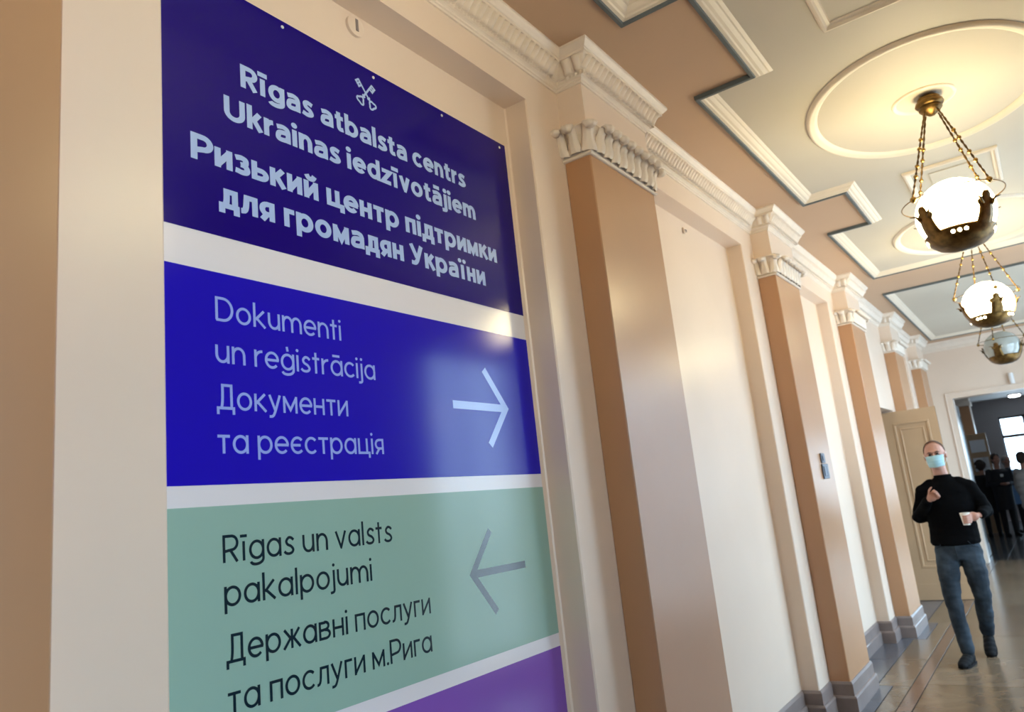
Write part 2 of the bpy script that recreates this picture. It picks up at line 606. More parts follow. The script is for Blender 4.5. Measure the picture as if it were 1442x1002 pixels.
# right wall with its windows, wall behind, end wall -------------------
WIN = [(-0.1, 1.0), (5.45, 7.20), (7.95, 10.8), (11.3, 14.0)]  # first window is an unseen addition that lights the wall near the sign
WZ = (0.15, 3.35)
rw = MB()
prev = -3.5
for a, b in WIN:
    rw.box(XRW, XRW + .42, prev, a, 0, 3.75)
    rw.box(XRW, XRW + .42, a, b, 0, WZ[0])
    rw.box(XRW, XRW + .42, a, b, WZ[1], 3.75)
    prev = b
rw.box(XRW, XRW + .42, prev, YE + .1, 0, 3.75)
struct(rw.build('wall_right', mat('shaded_tan_wall', (0.36, 0.24, 0.16), 0.5, 0.06, 1.5)))  # tan darkened to stand for shade, so the sign mirrors a dim wall
struct(MB().box(XB, XRW + .42, -3.7, -3.5, 0, 3.8).build('wall_back', CREAM))
for i, (a, b) in enumerate(WIN):
    fr = MB()
    x0, x1 = XRW + .33, XRW + .38
    fr.box(x0, x1, a, a + .06, *WZ).box(x0, x1, b - .06, b, *WZ).box(x0, x1, a, b, WZ[0], WZ[0] + .07).box(x0, x1, a, b, WZ[1] - .06, WZ[1])
    nm = 1 if b - a < 1.6 else 2
    for k in range(1, nm):
        yy = a + (b - a) * k / nm
        fr.box(x0, x1, yy - .025, yy + .025, *WZ)
    f = struct(fr.build('window_%d' % (i + 1), FRAMEW))
    MB().box(x0 + .02, x0 + .025, a + .03, b - .03, WZ[0] + .03, WZ[1] - .03).build('pane', GLASS, f)
    light_portal(XRW + .41, (a + b) / 2, (WZ[0] + WZ[1]) / 2, WZ[1] - WZ[0], b - a, (0, PI / 2, 0))
OX0, OX1, OZ = -1.235, 0.85, 2.72
ew = MB()
ew.box(XB, OX0, YE, YE + .3, 0, 3.8).box(OX1, XRW + .42, YE, YE + .3, 0, 3.8).box(OX0, OX1, YE, YE + .3, OZ, 3.8)
struct(ew.build('wall_end', CREAM))
ar = MB()
pr = [(0, YE), (0, YE - .012), (.010, YE - .014), (.018, YE - .010), (.080, YE - .010), (.088, YE - .020), (.10, YE - .020), (.10, YE)]
def arch_ring():
    pts = [(OX0, 0), (OX0, OZ), (OX1, OZ), (OX1, 0)]
    vs, fs = [], []
    sg = [(-1, 0), (-1, 1), (1, 1), (1, 0)]
    for (x, z), (ax, az) in zip(pts, sg):
        for o, y in pr:
            vs.append((x + ax * o, y, z + az * o))
    k = len(pr)
    for i in range(3):
        for q in range(k - 1):
            fs.append((i * k + q, (i + 1) * k + q, (i + 1) * k + q + 1, i * k + q + 1))
    return vs, fs
ar.add(*arch_ring())
struct(ar.build('trim_4', CREAM))
bbe = MB()
bbe.sweep([(XF, YE), (OX0 - .11, YE)], PLP)
struct(bbe.build('baseboard_end', PLINTH))
# room beyond
YR = 25.0
rm = MB()
rm.box(-2.3, -2.2, YE + .3, YR + .1, 0, 3.5)
struct(rm.build('wall_left_far_room', SKYROOM))
rm = MB()
rm.box(4.6, 4.7, YE + .3, YR + .1, 0, 3.5)
struct(rm.build('wall_right_far_room', SKYROOM))
struct(MB().box(XB - .2, XF - .15, YE + .28, YE + .5, 0, 3.5).box(XRW + .4, 4.7, YE, YE + .3, 0, 3.6).build('wall_front_far_room', SKYROOM))
struct(MB().box(-2.3, 4.7, YE + .3, YR + .1, 3.30, 3.4).build('ceiling_far_room', RCEIL))
fw = MB()
FWN = [(-1.10, 1.25), (1.85, 4.0)]
px = -2.3
for a, b in FWN:
    fw.box(px, a, YR, YR + .3, 0, 3.4)
    fw.box(a, b, YR, YR + .3, 0, 0.75)
    fw.box(a, b, YR, YR + .3, 2.80, 3.4)
    px = b
fw.box(px, 4.7, YR, YR + .3, 0, 3.4)
struct(fw.build('wall_far_room', SKYROOM))
for i, (a, b) in enumerate(FWN):
    fr = MB()
    fr.box(a, b, YR + .1, YR + .16, 2.21, 2.30).box(a, b, YR + .1, YR + .16, 2.74, 2.8).box(a, b, YR + .1, YR + .16, .75, .81)
    n = 4
    for k in range(n + 1):
        x = a + (b - a) * k / n
        fr.box(x - .035, x + .035, YR + .1, YR + .16, .75, 2.8)
    f = struct(fr.build('window_%d' % (5 + i), DARKWOOD))
    for k in range(n):
        for z0, z1 in ((.8, 2.22), (2.29, 2.75)):
            MB().box(a + (b - a) * k / n + .03, a + (b - a) * (k + 1) / n - .03, YR + .125, YR + .13, z0, z1).build('pane', GLASS, f)
    light_portal((a + b) / 2, YR + .2, 1.78, b - a, 2.05, (-PI / 2, 0, 0))
# ceiling lamps of that room
t = thing('ceiling_light', 'small bright round ceiling light in the room beyond the doorway', 'ceiling light', (-.57, 24.0, 3.30))
MB().lathe([(0, 0), (.17, 0), (.17, -.03), (.14, -.03)], 20).build('rim', DARKWOOD, t)
MB().lathe([(.14, -.028), (.13, -.07), (0, -.085)], 20).build('diffuser', LEDM, t, True)
t = thing('strip_light', 'long flat strip light on the ceiling of the room beyond', 'ceiling light', (-.62, 21.2, 3.30))
MB().box(-.32, .32, -.10, .10, -.03, 0).build('housing', FRAMEW, t)
MB().box(-.30, .30, -.08, .08, -.05, -.03).build('diffuser', LEDM, t)

# floor -----------------------------------------------------------------
fl = struct(MB().box(-4.1, XRW + .4, -3.6, YE + .3, -.12, -.012).build('floor', mat('mortar', (0.07, 0.06, 0.055), 0.7)))
J = 0.004
tile_cache = {}
def tile(x0, x1, y0, y1, material, name='floor_tile', par=fl, z=0.0):
    key = (round(x1 - x0, 3), round(y1 - y0, 3), material.name)
    if key not in tile_cache:
        a, b = (x1 - x0) / 2 - J, (y1 - y0) / 2 - J
        mb = MB()
        mb.add([(-a, -b, -.03), (a, -b, -.03), (a, b, -.03), (-a, b, -.03), (-a, -b, -.001), (a, -b, -.001), (a, b, -.001), (-a, b, -.001),
                (-a + .001, -b + .001, 0), (a - .001, -b + .001, 0), (a - .001, b - .001, 0), (-a + .001, b - .001, 0)],
               [(0, 1, 5, 4), (1, 2, 6, 5), (2, 3, 7, 6), (3, 0, 4, 7), (4, 5, 9, 8), (5, 6, 10, 9), (6, 7, 11, 10), (7, 4, 8, 11), (8, 9, 10, 11)])
        tile_cache[key] = mb.mesh(name, material)
    o = bpy.data.objects.new(name, tile_cache[key])
    C.objects.link(o)
    o.parent = par
    o.location = ((x0 + x1) / 2, (y0 + y1) / 2, z + random.uniform(-.0006, .0004))
    return o
def rtile(*a, **k):
    return tile(*a, random.choice(TILES), **k)
y = 3.89
while y < YE:
    y1 = min(y + .953, YE + .3)
    for x0, x1 in ((-1.14, -.19), (-.19, .76)):
        rtile(x0, x1, y, y1)
    tile(-1.24, -1.14, y, y1, REDM)
    tile(.76, .86, y, y1, REDM)
    y = y1
# grey border steps out round every pilaster
ys = [3.89]
for a, b in PIL[2:]:
    ys += [a - .10, b + .10]
ys.append(YE)
for k in range(len(ys) - 1):
    a, b = ys[k], ys[k + 1]
    xb = -1.48 if k % 2 == 0 else -1.365
    n = max(1, round((b - a) / 1.0))
    for q in range(n):
        a1, b1 = a + (b - a) * q / n, a + (b - a) * (q + 1) / n
        tile(XR + .0 if k % 2 == 0 else XF, xb, a1, b1, SLATE)
        rtile(xb, -1.24, a1, b1)
        tile(.86, XRW, a1, b1, SLATE)
tile(-2.05, -1.74, 9.75, 11.02, SLATE)
# nearer floor, out of the frame
for yy in range(-3, 4):
    for x0, x1 in ((-1.62, -1.14), (-1.14, -.19), (-.19, .76), (.76, 1.24)):
        rtile(x0, x1, yy * .953 + .08, (yy + 1) * .953 + .08)
fr2 = struct(MB().box(-2.3, 4.7, YE + .3, YR + .1, -.12, -.012).build('floor_far_room', mat('mortar_dark', (0.04, 0.04, 0.04), 0.7)))
y = YE + .3
while y < YR:
    x = -1.8
    while x < 1.4:
        tile(x, x + .8, y, min(y + .8, YR), DARKT, par=fr2)
        x += .8
    y += .8

# open door leaf -----------------------------------------------------------
t = thing('door_leaf', 'open tan panelled door leaf standing out from the left wall behind the man', 'door', (-1.75, 10.96, 0))
W_, Hh = .63, 2.365
dl = MB()
dl.box(0, W_, .008, .04, .006, Hh, .0)
dl.box(0, .12, 0, .048, .006, Hh).box(W_ - .11, W_, 0, .048, .006, Hh).box(.12, W_ - .11, 0, .0479, Hh - .16, Hh).box(.12, W_ - .11, 0, .0479, .006, .40)
dl.build('leaf', DOORM, t)
def ring(mb, x0, x1, z0, z1, wd, yf):
    for a, b, c_, d_ in ((x0, x1, z0, z0 + wd), (x0, x1, z1 - wd, z1), (x0, x0 + wd, z0 + wd, z1 - wd), (x1 - wd, x1, z0 + wd, z1 - wd)):
        mb.box(a, b, yf, yf + .03, c_, d_, .004)
mm = MB()
ring(mm, .11, W_ - .10, .39, Hh - .15, .030, -.006)
mm.build('panel_moulding', DOORM, t)
mm = MB()
ring(mm, .18, W_ - .17, .47, Hh - .23, .018, .0)
mm.build('inner_moulding', DOORM, t)
for z in (.35, 1.2, 2.0):
    MB().tube([(-.005, .024, z), (-.005, .024, z + .09)], .012).build('hinge', BRASS, t)
MB().box(0, W_, -.004, 0, .006, .20).build('kick_board', DOORM, t)

# sign ------------------------------------------------------------------------
SY0, SY1 = 0.965, 2.652
XS = -1.737
sg = thing('sign', 'tall printed information sign in four colour bands, mounted in the first wall recess', 'sign', (XS, SY0, 0))
SL = SY1 - SY0
MB().box(0, .005, 0, SL, .40, 3.203).build('backing_board', SIGNW, sg)
bands = [(2.407, 3.203, S_HEAD, 'dark indigo heading band'), (1.732, 2.300, S_BLUE, 'blue band with an arrow pointing right'), (1.108, 1.679, S_GREEN, 'sage green band with an arrow pointing left'), (.49, 1.059, S_PURP, 'purple band at the foot of the picture')]
for z0, z1, M, lb in bands:
    o = MB().box(.0052, .0062, 0, SL, z0, z1).build('colour_band', M, sg)
    o['label'] = lb
for yy in (1.04, 1.432, 1.834, 2.215, 2.608):
    MB().tube([(.0063, yy - SY0, 3.180), (.0085, yy - SY0, 3.180)], .0055, 12).build('screw', FRAMEW, sg)

# --- lettering: every glyph is drawn with pen strokes ----------------------------
def arcp(cx, cy, rx, ry, a0, a1, n=14):
    return [(cx + rx * math.cos(math.radians(a0 + (a1 - a0) * i / n)), cy + ry * math.sin(math.radians(a0 + (a1 - a0) * i / n))) for i in range(n + 1)]
def bez(p0, p1, p2, p3, n=10):
    out = []
    for i in range(n + 1):
        t_ = i / n
        u = 1 - t_
        out.append((u**3 * p0[0] + 3 * u * u * t_ * p1[0] + 3 * u * t_ * t_ * p2[0] + t_**3 * p3[0],
                    u**3 * p0[1] + 3 * u * u * t_ * p1[1] + 3 * u * t_ * t_ * p2[1] + t_**3 * p3[1]))
    return out
def smooth(pts, n=8):
    """Catmull-Rom through the points"""
    out = []
    P = [pts[0]] + pts + [pts[-1]]
    for i in range(1, len(P) - 2):
        p0, p1, p2, p3 = P[i - 1:i + 3]
        for k in range(n):
            t_ = k / n
            out.append(tuple(0.5 * (2 * p1[j] + (p2[j] - p0[j]) * t_ + (2 * p0[j] - 5 * p1[j] + 4 * p2[j] - p3[j]) * t_**2 + (3 * p1[j] - p0[j] - 3 * p2[j] + p3[j]) * t_**3) for j in range(2)))
    out.append(pts[-1])
    return out

def glyph(ch, w, bold):
    """strokes (list of polylines), dots, advance; cap height 1"""
    h = w / 2
    X = .755 if bold else .715
    T = 1.0 - h
    D = -.24
    OW = .68 if bold else .66
    S, dots = [], []
    rx, ry, cy = OW / 2 - h, X / 2 - h + .008, X / 2
    cx = OW / 2
    def O(dx=0):
        S.append(arcp(cx + dx, cy, rx, ry, 0, 360, 36))
    adv = OW
    if ch in 'oо':
        O()
    elif ch in 'cс':
        S.append(arcp(cx, cy, rx, ry, 42, 318, 28)); adv = OW * .88
    elif ch in 'eе':
        S.append(arcp(cx, cy, rx, ry, 0, 318, 30)); S.append([(h * 1.2, cy), (OW - h * .3, cy)]); adv = OW * .97
    elif ch == 'є':
        S.append(arcp(cx, cy, rx, ry, 42, 318, 28)); S.append([(h * 1.2, cy), (OW * .72, cy)]); adv = OW * .88
    elif ch in 'aа':
        if bold:
            aw = .62
            S.append(smooth([(.07, X - .14), (.17, X - h - .02), (.32, X - h + .008), (.47, X - h - .045), (aw - h, X - .27)]) + [(aw - h, 0)])
            S.append(smooth([(aw - h, .40), (.36, .42), (.17, .37), (h + .01, .215), (.14, .085 if w < .2 else .10), (.30, h - .015), (.45, .12), (aw - h, .22)]))
            adv = aw
        else:
            O(); S.append([(OW - h, X), (OW - h, 0)])
    elif ch in 'āǎ':
        S2, dots, adv = glyph('a', w, bold); S = S2; S.append([(adv * .2, X + .19), (adv * .8, X + .19)])
    elif ch in 'gģ':
        O(); S.append([(OW - h, X), (OW - h, .05)] + bez((OW - h, .02), (OW - h, D + h - .03), (.10, D + h - .06), (.07, D + .17)))
        if ch == 'ģ':
            S.append([(OW * .47, X + .30), (OW * .53, X + .10)])
    elif ch == 'd':
        O(); S.append([(OW - h, 1.03), (OW - h, 0)])
    elif ch == 'b':
        O(); S.append([(h, 1.03), (h, 0)])
    elif ch in 'pр':
        O(); S.append([(h, X), (h, D)])
    elif ch == 'ь':
        S.append([(h, X), (h, 0)]); S.append([(h, .44 - .02), (.30, .42)] + arcp(.32, .21 + h * .5, .24 - h * .5, .21 - h * .5, 90, -90, 10) + [(h, h)]); adv = .58
    elif ch == 'в':
        S.append([(h, 0), (h, X)])
        S.append([(h, X - h), (.28, X - h)] + arcp(.30, (X + .38) / 2 - .01, .18, (X - h - .37) / 2, 90, -90, 10) + [(h, .375)])
        S.append([(.30, .375)] + arcp(.32, (.375 + h) / 2, .22 - h * .2, (.375 - h) / 2, 90, -90, 10) + [(h, h)]); adv = .58
    elif ch == 'n':
        r_ = .27 - h * .3; R_ = .58
        S.append([(h, X), (h, 0)]); S.append([(h, X * .45)] + arcp((R_) / 2, X * .52, R_ / 2 - h, X * .48 - h, 178, 0, 14) + [(R_ - h, 0)]); adv = R_
    elif ch == 'm':
        R_ = .54
        S.append([(h, X), (h, 0)])
        for q in (0, 1):
            o_ = q * (R_ - 2 * h)
            S.append([(o_ + h, X * .45)] + arcp(o_ + R_ / 2, X * .52, R_ / 2 - h, X * .48 - h, 178, 0, 14) + [(o_ + R_ - h, 0)])
        adv = R_ * 2 - 2 * h
    elif ch == 'u':
        R_ = .58
        S.append([(h, X), (h, X * .48)] + arcp(R_ / 2, X * .48, R_ / 2 - h, X * .48 - h, 180, 360, 14)[1:]); S.append([(R_ - h, X), (R_ - h, 0)]); adv = R_
    elif ch == 'U':
        R_ = .76
        S.append([(h, 1), (h, .38)] + arcp(R_ / 2, .38, R_ / 2 - h, .38 - h, 180, 360, 18)[1:] + [(R_ - h, 1)]); adv = R_
    elif ch == 'r':
        S.append([(h, X), (h, 0)]); S.append(arcp(.36, X * .5, .36 - h, X * .5 - h, 170, 88, 8)); adv = .38
    elif ch == 'l':
        S.append([(h, 1.03), (h, 0)]); adv = w
    elif ch in 'iі':
        S.append([(h, X), (h, 0)]); dots.append((h, X + .20, h * 1.25)); adv = w
    elif ch == 'ī':
        S.append([(h + .06, X), (h + .06, 0)]); S.append([(-.03, X + .19), (w + .15, X + .19)]); adv = w + .12
    elif ch == 'ї':
        S.append([(h + .10, X), (h + .10, 0)]); dots += [(h - .04, X + .2, h * 1.1), (h + .24, X + .2, h * 1.1)]; adv = w + .2
    elif ch == 'j':
        S.append([(h + .06, X), (h + .06, -.05)] + bez((h + .06, -.05), (h + .06, D + h), (h + .02, D + h), (-.08, D + h - .01), 8)); dots.append((h + .06, X + .20, h * 1.25)); adv = w + .06
    elif ch == 't':
        if bold:
            S.append([(.20, .93), (.20, .24)] + bez((.20, .24), (.20, .06), (.28, h - .01), (.42, h + .02), 8))
            S.append([(.02, X - h), (.42, X - h)]); adv = .44
        else:
            S.append([(.18, .93), (.18, 0)]); S.append([(.0, X - h), (.37, X - h)]); adv = .38
    elif ch == 'k':
        S.append([(h, 1.03), (h, 0)]); S.append([(.50 - h * .2, X), (h + w * .45, X * .44)]); S.append([(h + w * .9, X * .52), (.56 - h * .4, 0)]); adv = .57
    elif ch == 'к':
        S.append([(h, X), (h, 0)]); S.append([(.50 - h * .2, X), (h + w * .3, X * .46)]); S.append([(h + w * .8, X * .54), (.55 - h * .4, 0)]); adv = .56
    elif ch == 's':
        q = h
        S.append(smooth([(.47, X - .15), (.37, X - q - .01), (.25, X - q + .008), (.12 + q * .3, X - .16 - q * .1), (.17 + q * .2, X * .58), (.35, X * .45), (.45 - q * .2, X * .27), (.38, q + .03), (.24, q - .008), (.11, q + .02), (.03, .15)])); adv = .50
    elif ch == 'з':
        q = h
        S.append(smooth([(.03, X - .13), (.14, X - q), (.25, X - q + .008), (.40 - q * .3, X - .12 - q * .3), (.37 - q * .2, X * .57), (.20, X * .52)]))
        S.append(smooth([(.20, X * .52), (.38 - q * .2, X * .48), (.46 - q * .4, X * .29), (.37, q + .02), (.24, q - .008), (.12, q + .015), (.02, .13)])); adv = .50
    elif ch == 'z':
        S.append([(.03, X - h), (.47, X - h), (.06, h), (.50, h)]); adv = .52
    elif ch == 'v':
        S.append([(h * .9, X), (.30, h * .55)]); S.append([(.60 - h * .9, X), (.30, h * .55)]); S.append([(.30 - h * .75, h * .5), (.30 + h * .75, h * .5)]); adv = .60
    elif ch == 'у':
        S.append([(h * .8, X), (.30, .08)]); S.append([(.58 - h * .8, X), (.30, .05), (.24, -.08)] + bez((.24, -.08), (.19, D + h), (.12, D + h), (.02, D + h + .01), 6)); adv = .58
    elif ch in 'D':
        S.append([(h, h), (h, 1 - h), (.30, 1 - h)] + arcp(.32, .5, .44 - h, .5 - h, 90, -90, 20) + [(h * .5, h)]); adv = .77
    elif ch == 'R':
        S.append([(h, 0), (h, 1 - h), (.34, 1 - h)] + arcp(.36, .70 - h * .1, .26 - h * .5, .30 - h * .9, 90, -90, 14) + [(h, .40)]); S.append([(.32, .42), (.60 - h * .3, 0)]); adv = .64
    elif ch == 'Р':
        S.append([(h, 0), (h, 1 - h), (.36, 1 - h)] + arcp(.38, .68 - h * .1, .27 - h * .5, .32 - h * .9, 90, -90, 14) + [(h, .36)]); adv = .66
    elif ch == 'У':
        S.append([(h * .9, 1), (.38, .38)]); S.append([(.74 - h * .9, 1), (.40, .28)] + bez((.40, .28), (.30, .06), (.24, h), (.08, h + .01), 6)); adv = .74
    elif ch in 'Дд':
        top = 1.0 if ch == 'Д' else X
        b_ = .74 if ch == 'Д' else .64
        ft = -.19
        S.append([(.17, h)] + bez((.19, h), (.25, top * .35), (.24, top * .6), (.24, top - h), 6) + [(b_ - .13, top - h), (b_ - .13, h)])
        S.append([(h * .8, ft), (h * .8, h), (b_ - h * .8, h), (b_ - h * .8, ft)]); adv = b_
    elif ch == 'л':
        S.append([(.0, h)] + bez((.04, h), (.20, h), (.17, X * .5), (.20, X - h), 7) + [(.58 - h, X - h), (.58 - h, 0)]); adv = .58
    elif ch == 'п':
        S.append([(h, 0), (h, X - h), (.56 - h, X - h), (.56 - h, 0)]); adv = .56
    elif ch == 'г':
        S.append([(h, 0), (h, X - h), (.40, X - h)]); adv = .40
    elif ch == 'т':
        S.append([(.01, X - h), (.51, X - h)]); S.append([(.26, X - h), (.26, 0)]); adv = .52
    elif ch == 'н':
        S.append([(h, X), (h, 0)]); S.append([(.57 - h, X), (.57 - h, 0)]); S.append([(h, X * .5), (.57 - h, X * .5)]); adv = .57
    elif ch in 'ий':
        S.append([(h, X), (h, 0)]); S.append([(.58 - h, X), (.58 - h, 0)]); S.append([(h * .8, h * .7), (.58 - h * .8, X - h * .7)]); adv = .58
        if ch == 'й':
            S.append(smooth([(.13, X + .26), (.20, X + .13), (.29, X + .10), (.38, X + .13), (.45, X + .26)], 4))
    elif ch == 'ц':
        S.append([(h, X), (h, h), (.64, h), (.64, -.17)] if not bold else [(h, X), (h, h), (.66, h), (.66, -.17)]); S.append([(.56 - h, X), (.56 - h, h)]); adv = .66
    elif ch == 'м':
        S.append([(h, 0), (h, X - .01)]); S.append([(.70 - h, 0), (.70 - h, X - .01)]); S.append([(h, X - h), (.35, .14), (.70 - h, X - h)]); adv = .70
    elif ch == 'я':
        S.append([(.54 - h, 0), (.54 - h, X - h), (.28, X - h)] + arcp(.26, X - h - (X * .30 - h * .2), .22 - h * .5, X * .30 - h * .3, 90, 270, 12) + [(.54 - h, X - h - 2 * (X * .30) + h * .6)]); S.append([(.28, X * .38), (.08, 0)]); adv = .54
    elif ch == 'ж':
        S.append([(.40, X), (.40, 0)])
        for sg_ in (-1, 1):
            S.append([(.40 + sg_ * .34, X), (.40 + sg_ * .05, X * .5)]); S.append([(.40 + sg_ * .06, X * .54), (.40 + sg_ * .37, 0)])
        adv = .80
    elif ch == '.':
        dots.append((h, h * 1.1, h * 1.2)); adv = w
    elif ch == ' ':
        return [], [], .16
    return S, dots, adv

def stroke_faces(pts, w, depth, place, mb):
    P = [Vector(p) for p in pts]
    Q = [P[0]]
    for p in P[1:]:
        if (p - Q[-1]).length > 1e-4:
            Q.append(p)
    closed = (Q[0] - Q[-1]).length < 1e-3 and len(Q) > 3
    n = len(Q)
    L_, R_ = [], []
    for i, p in enumerate(Q):
        a = Q[i - 1] if i > 0 else (Q[-2] if closed else None)
        b = Q[i + 1] if i < n - 1 else (Q[1] if closed else None)
        ds = [(p - a).normalized()] if a is not None else []
        if b is not None:
            ds.append((b - p).normalized())
        ns = [Vector((-d.y, d.x)) for d in ds]
        nn = ns[0] if len(ns) == 1 else (ns[0] + ns[1]) / max(0.35, 1 + ns[0].dot(ns[1]))
        L_.append(p + nn * w / 2)
        R_.append(p - nn * w / 2)
    vs = [place(q, depth + i * 2e-6) for i, q in enumerate(L_)] + [place(q, depth + i * 2e-6) for i, q in enumerate(R_)]
    mb.add(vs, [(i, i + 1, n + i + 1, n + i) for i in range(n - 1)])

def text_line(txt, y0, y1, base, cap, w, bold, material, parent):
    gap = .070 if bold else .100
    sp = .27 if bold else .29
    x = 0
    items = []
    for ch in txt:
        S, dts, adv = glyph(ch, w, bold)
        if ch == ' ':
            x += sp
            continue
        items.append((x, S, dts))
        x += adv + gap
    tot = x - gap
    k = (y1 - y0) / tot
    mb = MB()
    cnt = [0]
    place = lambda q, d: (.0064 + d, y0 - SY0 + q[0] * k, base + q[1] * cap)
    wk = w
    asp = k / cap
    for x, S, dts in items:
        for s_ in S:
            cnt[0] += 1
            stroke_faces([(a + x, b) for a, b in s_], wk, (cnt[0] % 7) * 1e-4, place, mb)
        for (a, b, r) in dts:
            cnt[0] += 1
            n = 16
            ring_ = [(a + x + r * math.cos(2 * PI * i / n), b + r * math.sin(2 * PI * i / n)) for i in range(n)]
            mb.add([place(q, (cnt[0] % 7) * 1e-4) for q in ring_], [tuple(range(n))])
    o = mb.build('text_line', material, parent)
    return o, asp

LINES = [
    ('Rīgas atbalsta centrs', 1.268, 2.327, 2.898, .0755, .202, True, T_PALE),
    ('Ukrainas iedzīvotājiem', 1.209, 2.377, 2.772, .0755, .202, True, T_PALE),
    ('Ризький центр підтримки', 1.102, 2.497, 2.613, .0785, .202, True, T_PALE),
    ('для громадян України', 1.186, 2.400, 2.494, .0785, .202, True, T_PALE),
    ('Dokumenti', 1.164, 1.603, 2.164, .068, .110, False, T_PALE2),
    ('un reģistrācija', 1.161, 1.740, 2.050, .068, .110, False, T_PALE2),
    ('Документи', 1.162, 1.613, 1.926, .068, .110, False, T_PALE2),
    ('та реєстрація', 1.160, 1.755, 1.811, .068, .110, False, T_PALE2),
    ('Rīgas un valsts', 1.167, 1.765, 1.538, .068, .110, False, T_DARK),
    ('pakalpojumi', 1.168, 1.669, 1.432, .068, .110, False, T_DARK),
    ('Державні послуги', 1.170, 1.916, 1.299, .068, .110, False, T_DARK),
    ('та послуги м.Рига', 1.170, 1.909, 1.184, .068, .110, False, T_DARK)]
for L in LINES:
    text_line(*L, sg)
def flat_strokes(name, material, lines, wd, lab=None):
    mb = MB()
    for i, s_ in enumerate(lines):
        stroke_faces(s_, wd, i * 8e-5, lambda q, d: (.0064 + d, q[0] - SY0, q[1]), mb)
    o = mb.build(name, material, sg)
    if lab:
        o['label'] = lab
flat_strokes('arrow', T_PALE2, [[(2.122, 1.993), (2.450, 1.993)], [(2.326, 2.140), (2.449, 1.993), (2.326, 1.846)]], .030, 'pale blue arrow pointing right')
flat_strokes('arrow', T_DARK, [[(2.471, 1.391), (2.143, 1.391)], [(2.268, 1.534), (2.146, 1.391), (2.268, 1.248)]], .026, 'dark arrow pointing left')
# crossed keys
def keys():
    out = []
    c = Vector((1.790, 3.098))
    for sg_ in (1, -1):
        d = Vector((sg_ * .60, -.80))
        n = Vector((d.y, -d.x))
        P = lambda a, b: tuple(c + d * a * .68 + n * b * sg_ * .78)
        out.append([P(-.082, 0), P(.048, 0)])
        for a in (-.078, -.062, -.046):
            out.append([P(a, 0), P(a, .026)])
        out.append([P(-.080, .020), P(-.066, .020)])
        out.append([P(-.058, .020), P(-.044, .020)])
        out.append([P(.030, -.010), P(.030, .010)])
        out.append([P(.040, -.006), P(.040, .006)])
        # trefoil bow
        bow = []
        for k in range(25):
            a = 2 * PI * k / 24
            r = .020 + .004 * math.cos(3 * a)
            bow.append(P(.070 - r * math.cos(a) * 1.0, r * math.sin(a)))
        out.append(bow)
    return out
flat_strokes('emblem', T_PALE, keys(), .0075, 'pale emblem of two crossed keys')

# small fittings on the wall ------------------------------------------------------
t = thing('cover_plate', 'small round cream cover plate in the recess above the big sign', 'cover plate', (XR, 1.763, 3.355), 0)
MB().tube([(0, 0, 0), (.012, 0, 0), (.016, 0, 0)], [.040, .040, .034], 24).build('disc', CREAM, t, 'auto')
MB().box(.0155, .018, -.006, .006, -.024, .024).build('slot', PLINTH, t)
t = thing('wall_hook', 'tiny cream hook high in the second wall recess', 'hook', (XR, 4.756, 3.335), 0)
MB().box(0, .012, -.016, .016, -.022, .022, .003).build('plate', CREAM, t)
MB().tube([(.012, 0, .004), (.022, 0, -.002), (.020, 0, -.016)], .004).build('prong', PLINTH, t)
t = thing('light_switch', 'small square grey wall plate, the upper of the two on the pilaster', 'switch', (XP + .001, 6.265, 1.757), 0, 'wall switches')
MB().box(0, .012, -.052, .052, -.038, .038, .004).build('plate', SWITCH, t)
MB().box(.012, .017, -.030, .030, -.022, .022, .002).build('rocker', SWITCH, t)
t = thing('light_switch', 'larger grey wall switch plate, the lower of the two on the pilaster', 'switch', (XP + .001, 6.285, 1.655), 0, 'wall switches')
MB().box(0, .012, -.085, .085, -.058, .058, .004).build('plate', SWITCH, t)
MB().box(.012, .017, -.062, -.004, -.038, .038, .002).build('rocker', SWITCH, t)
MB().box(.012, .017, .004, .062, -.038, .038, .002).build('rocker', SWITCH, t)
t = thing('wall_sensor', 'small white cylinder fixture on the end wall above the wide doorway', 'fixture', (-.335, YE, 2.90), 0)
MB().tube([(0, -.045, .09), (0, -.045, -.085)], .038, 14).build('housing', FRAMEW, t, 'auto')
MB().box(-.02, .02, -.02, 0, -.03, .03).build('bracket', FRAMEW, t)

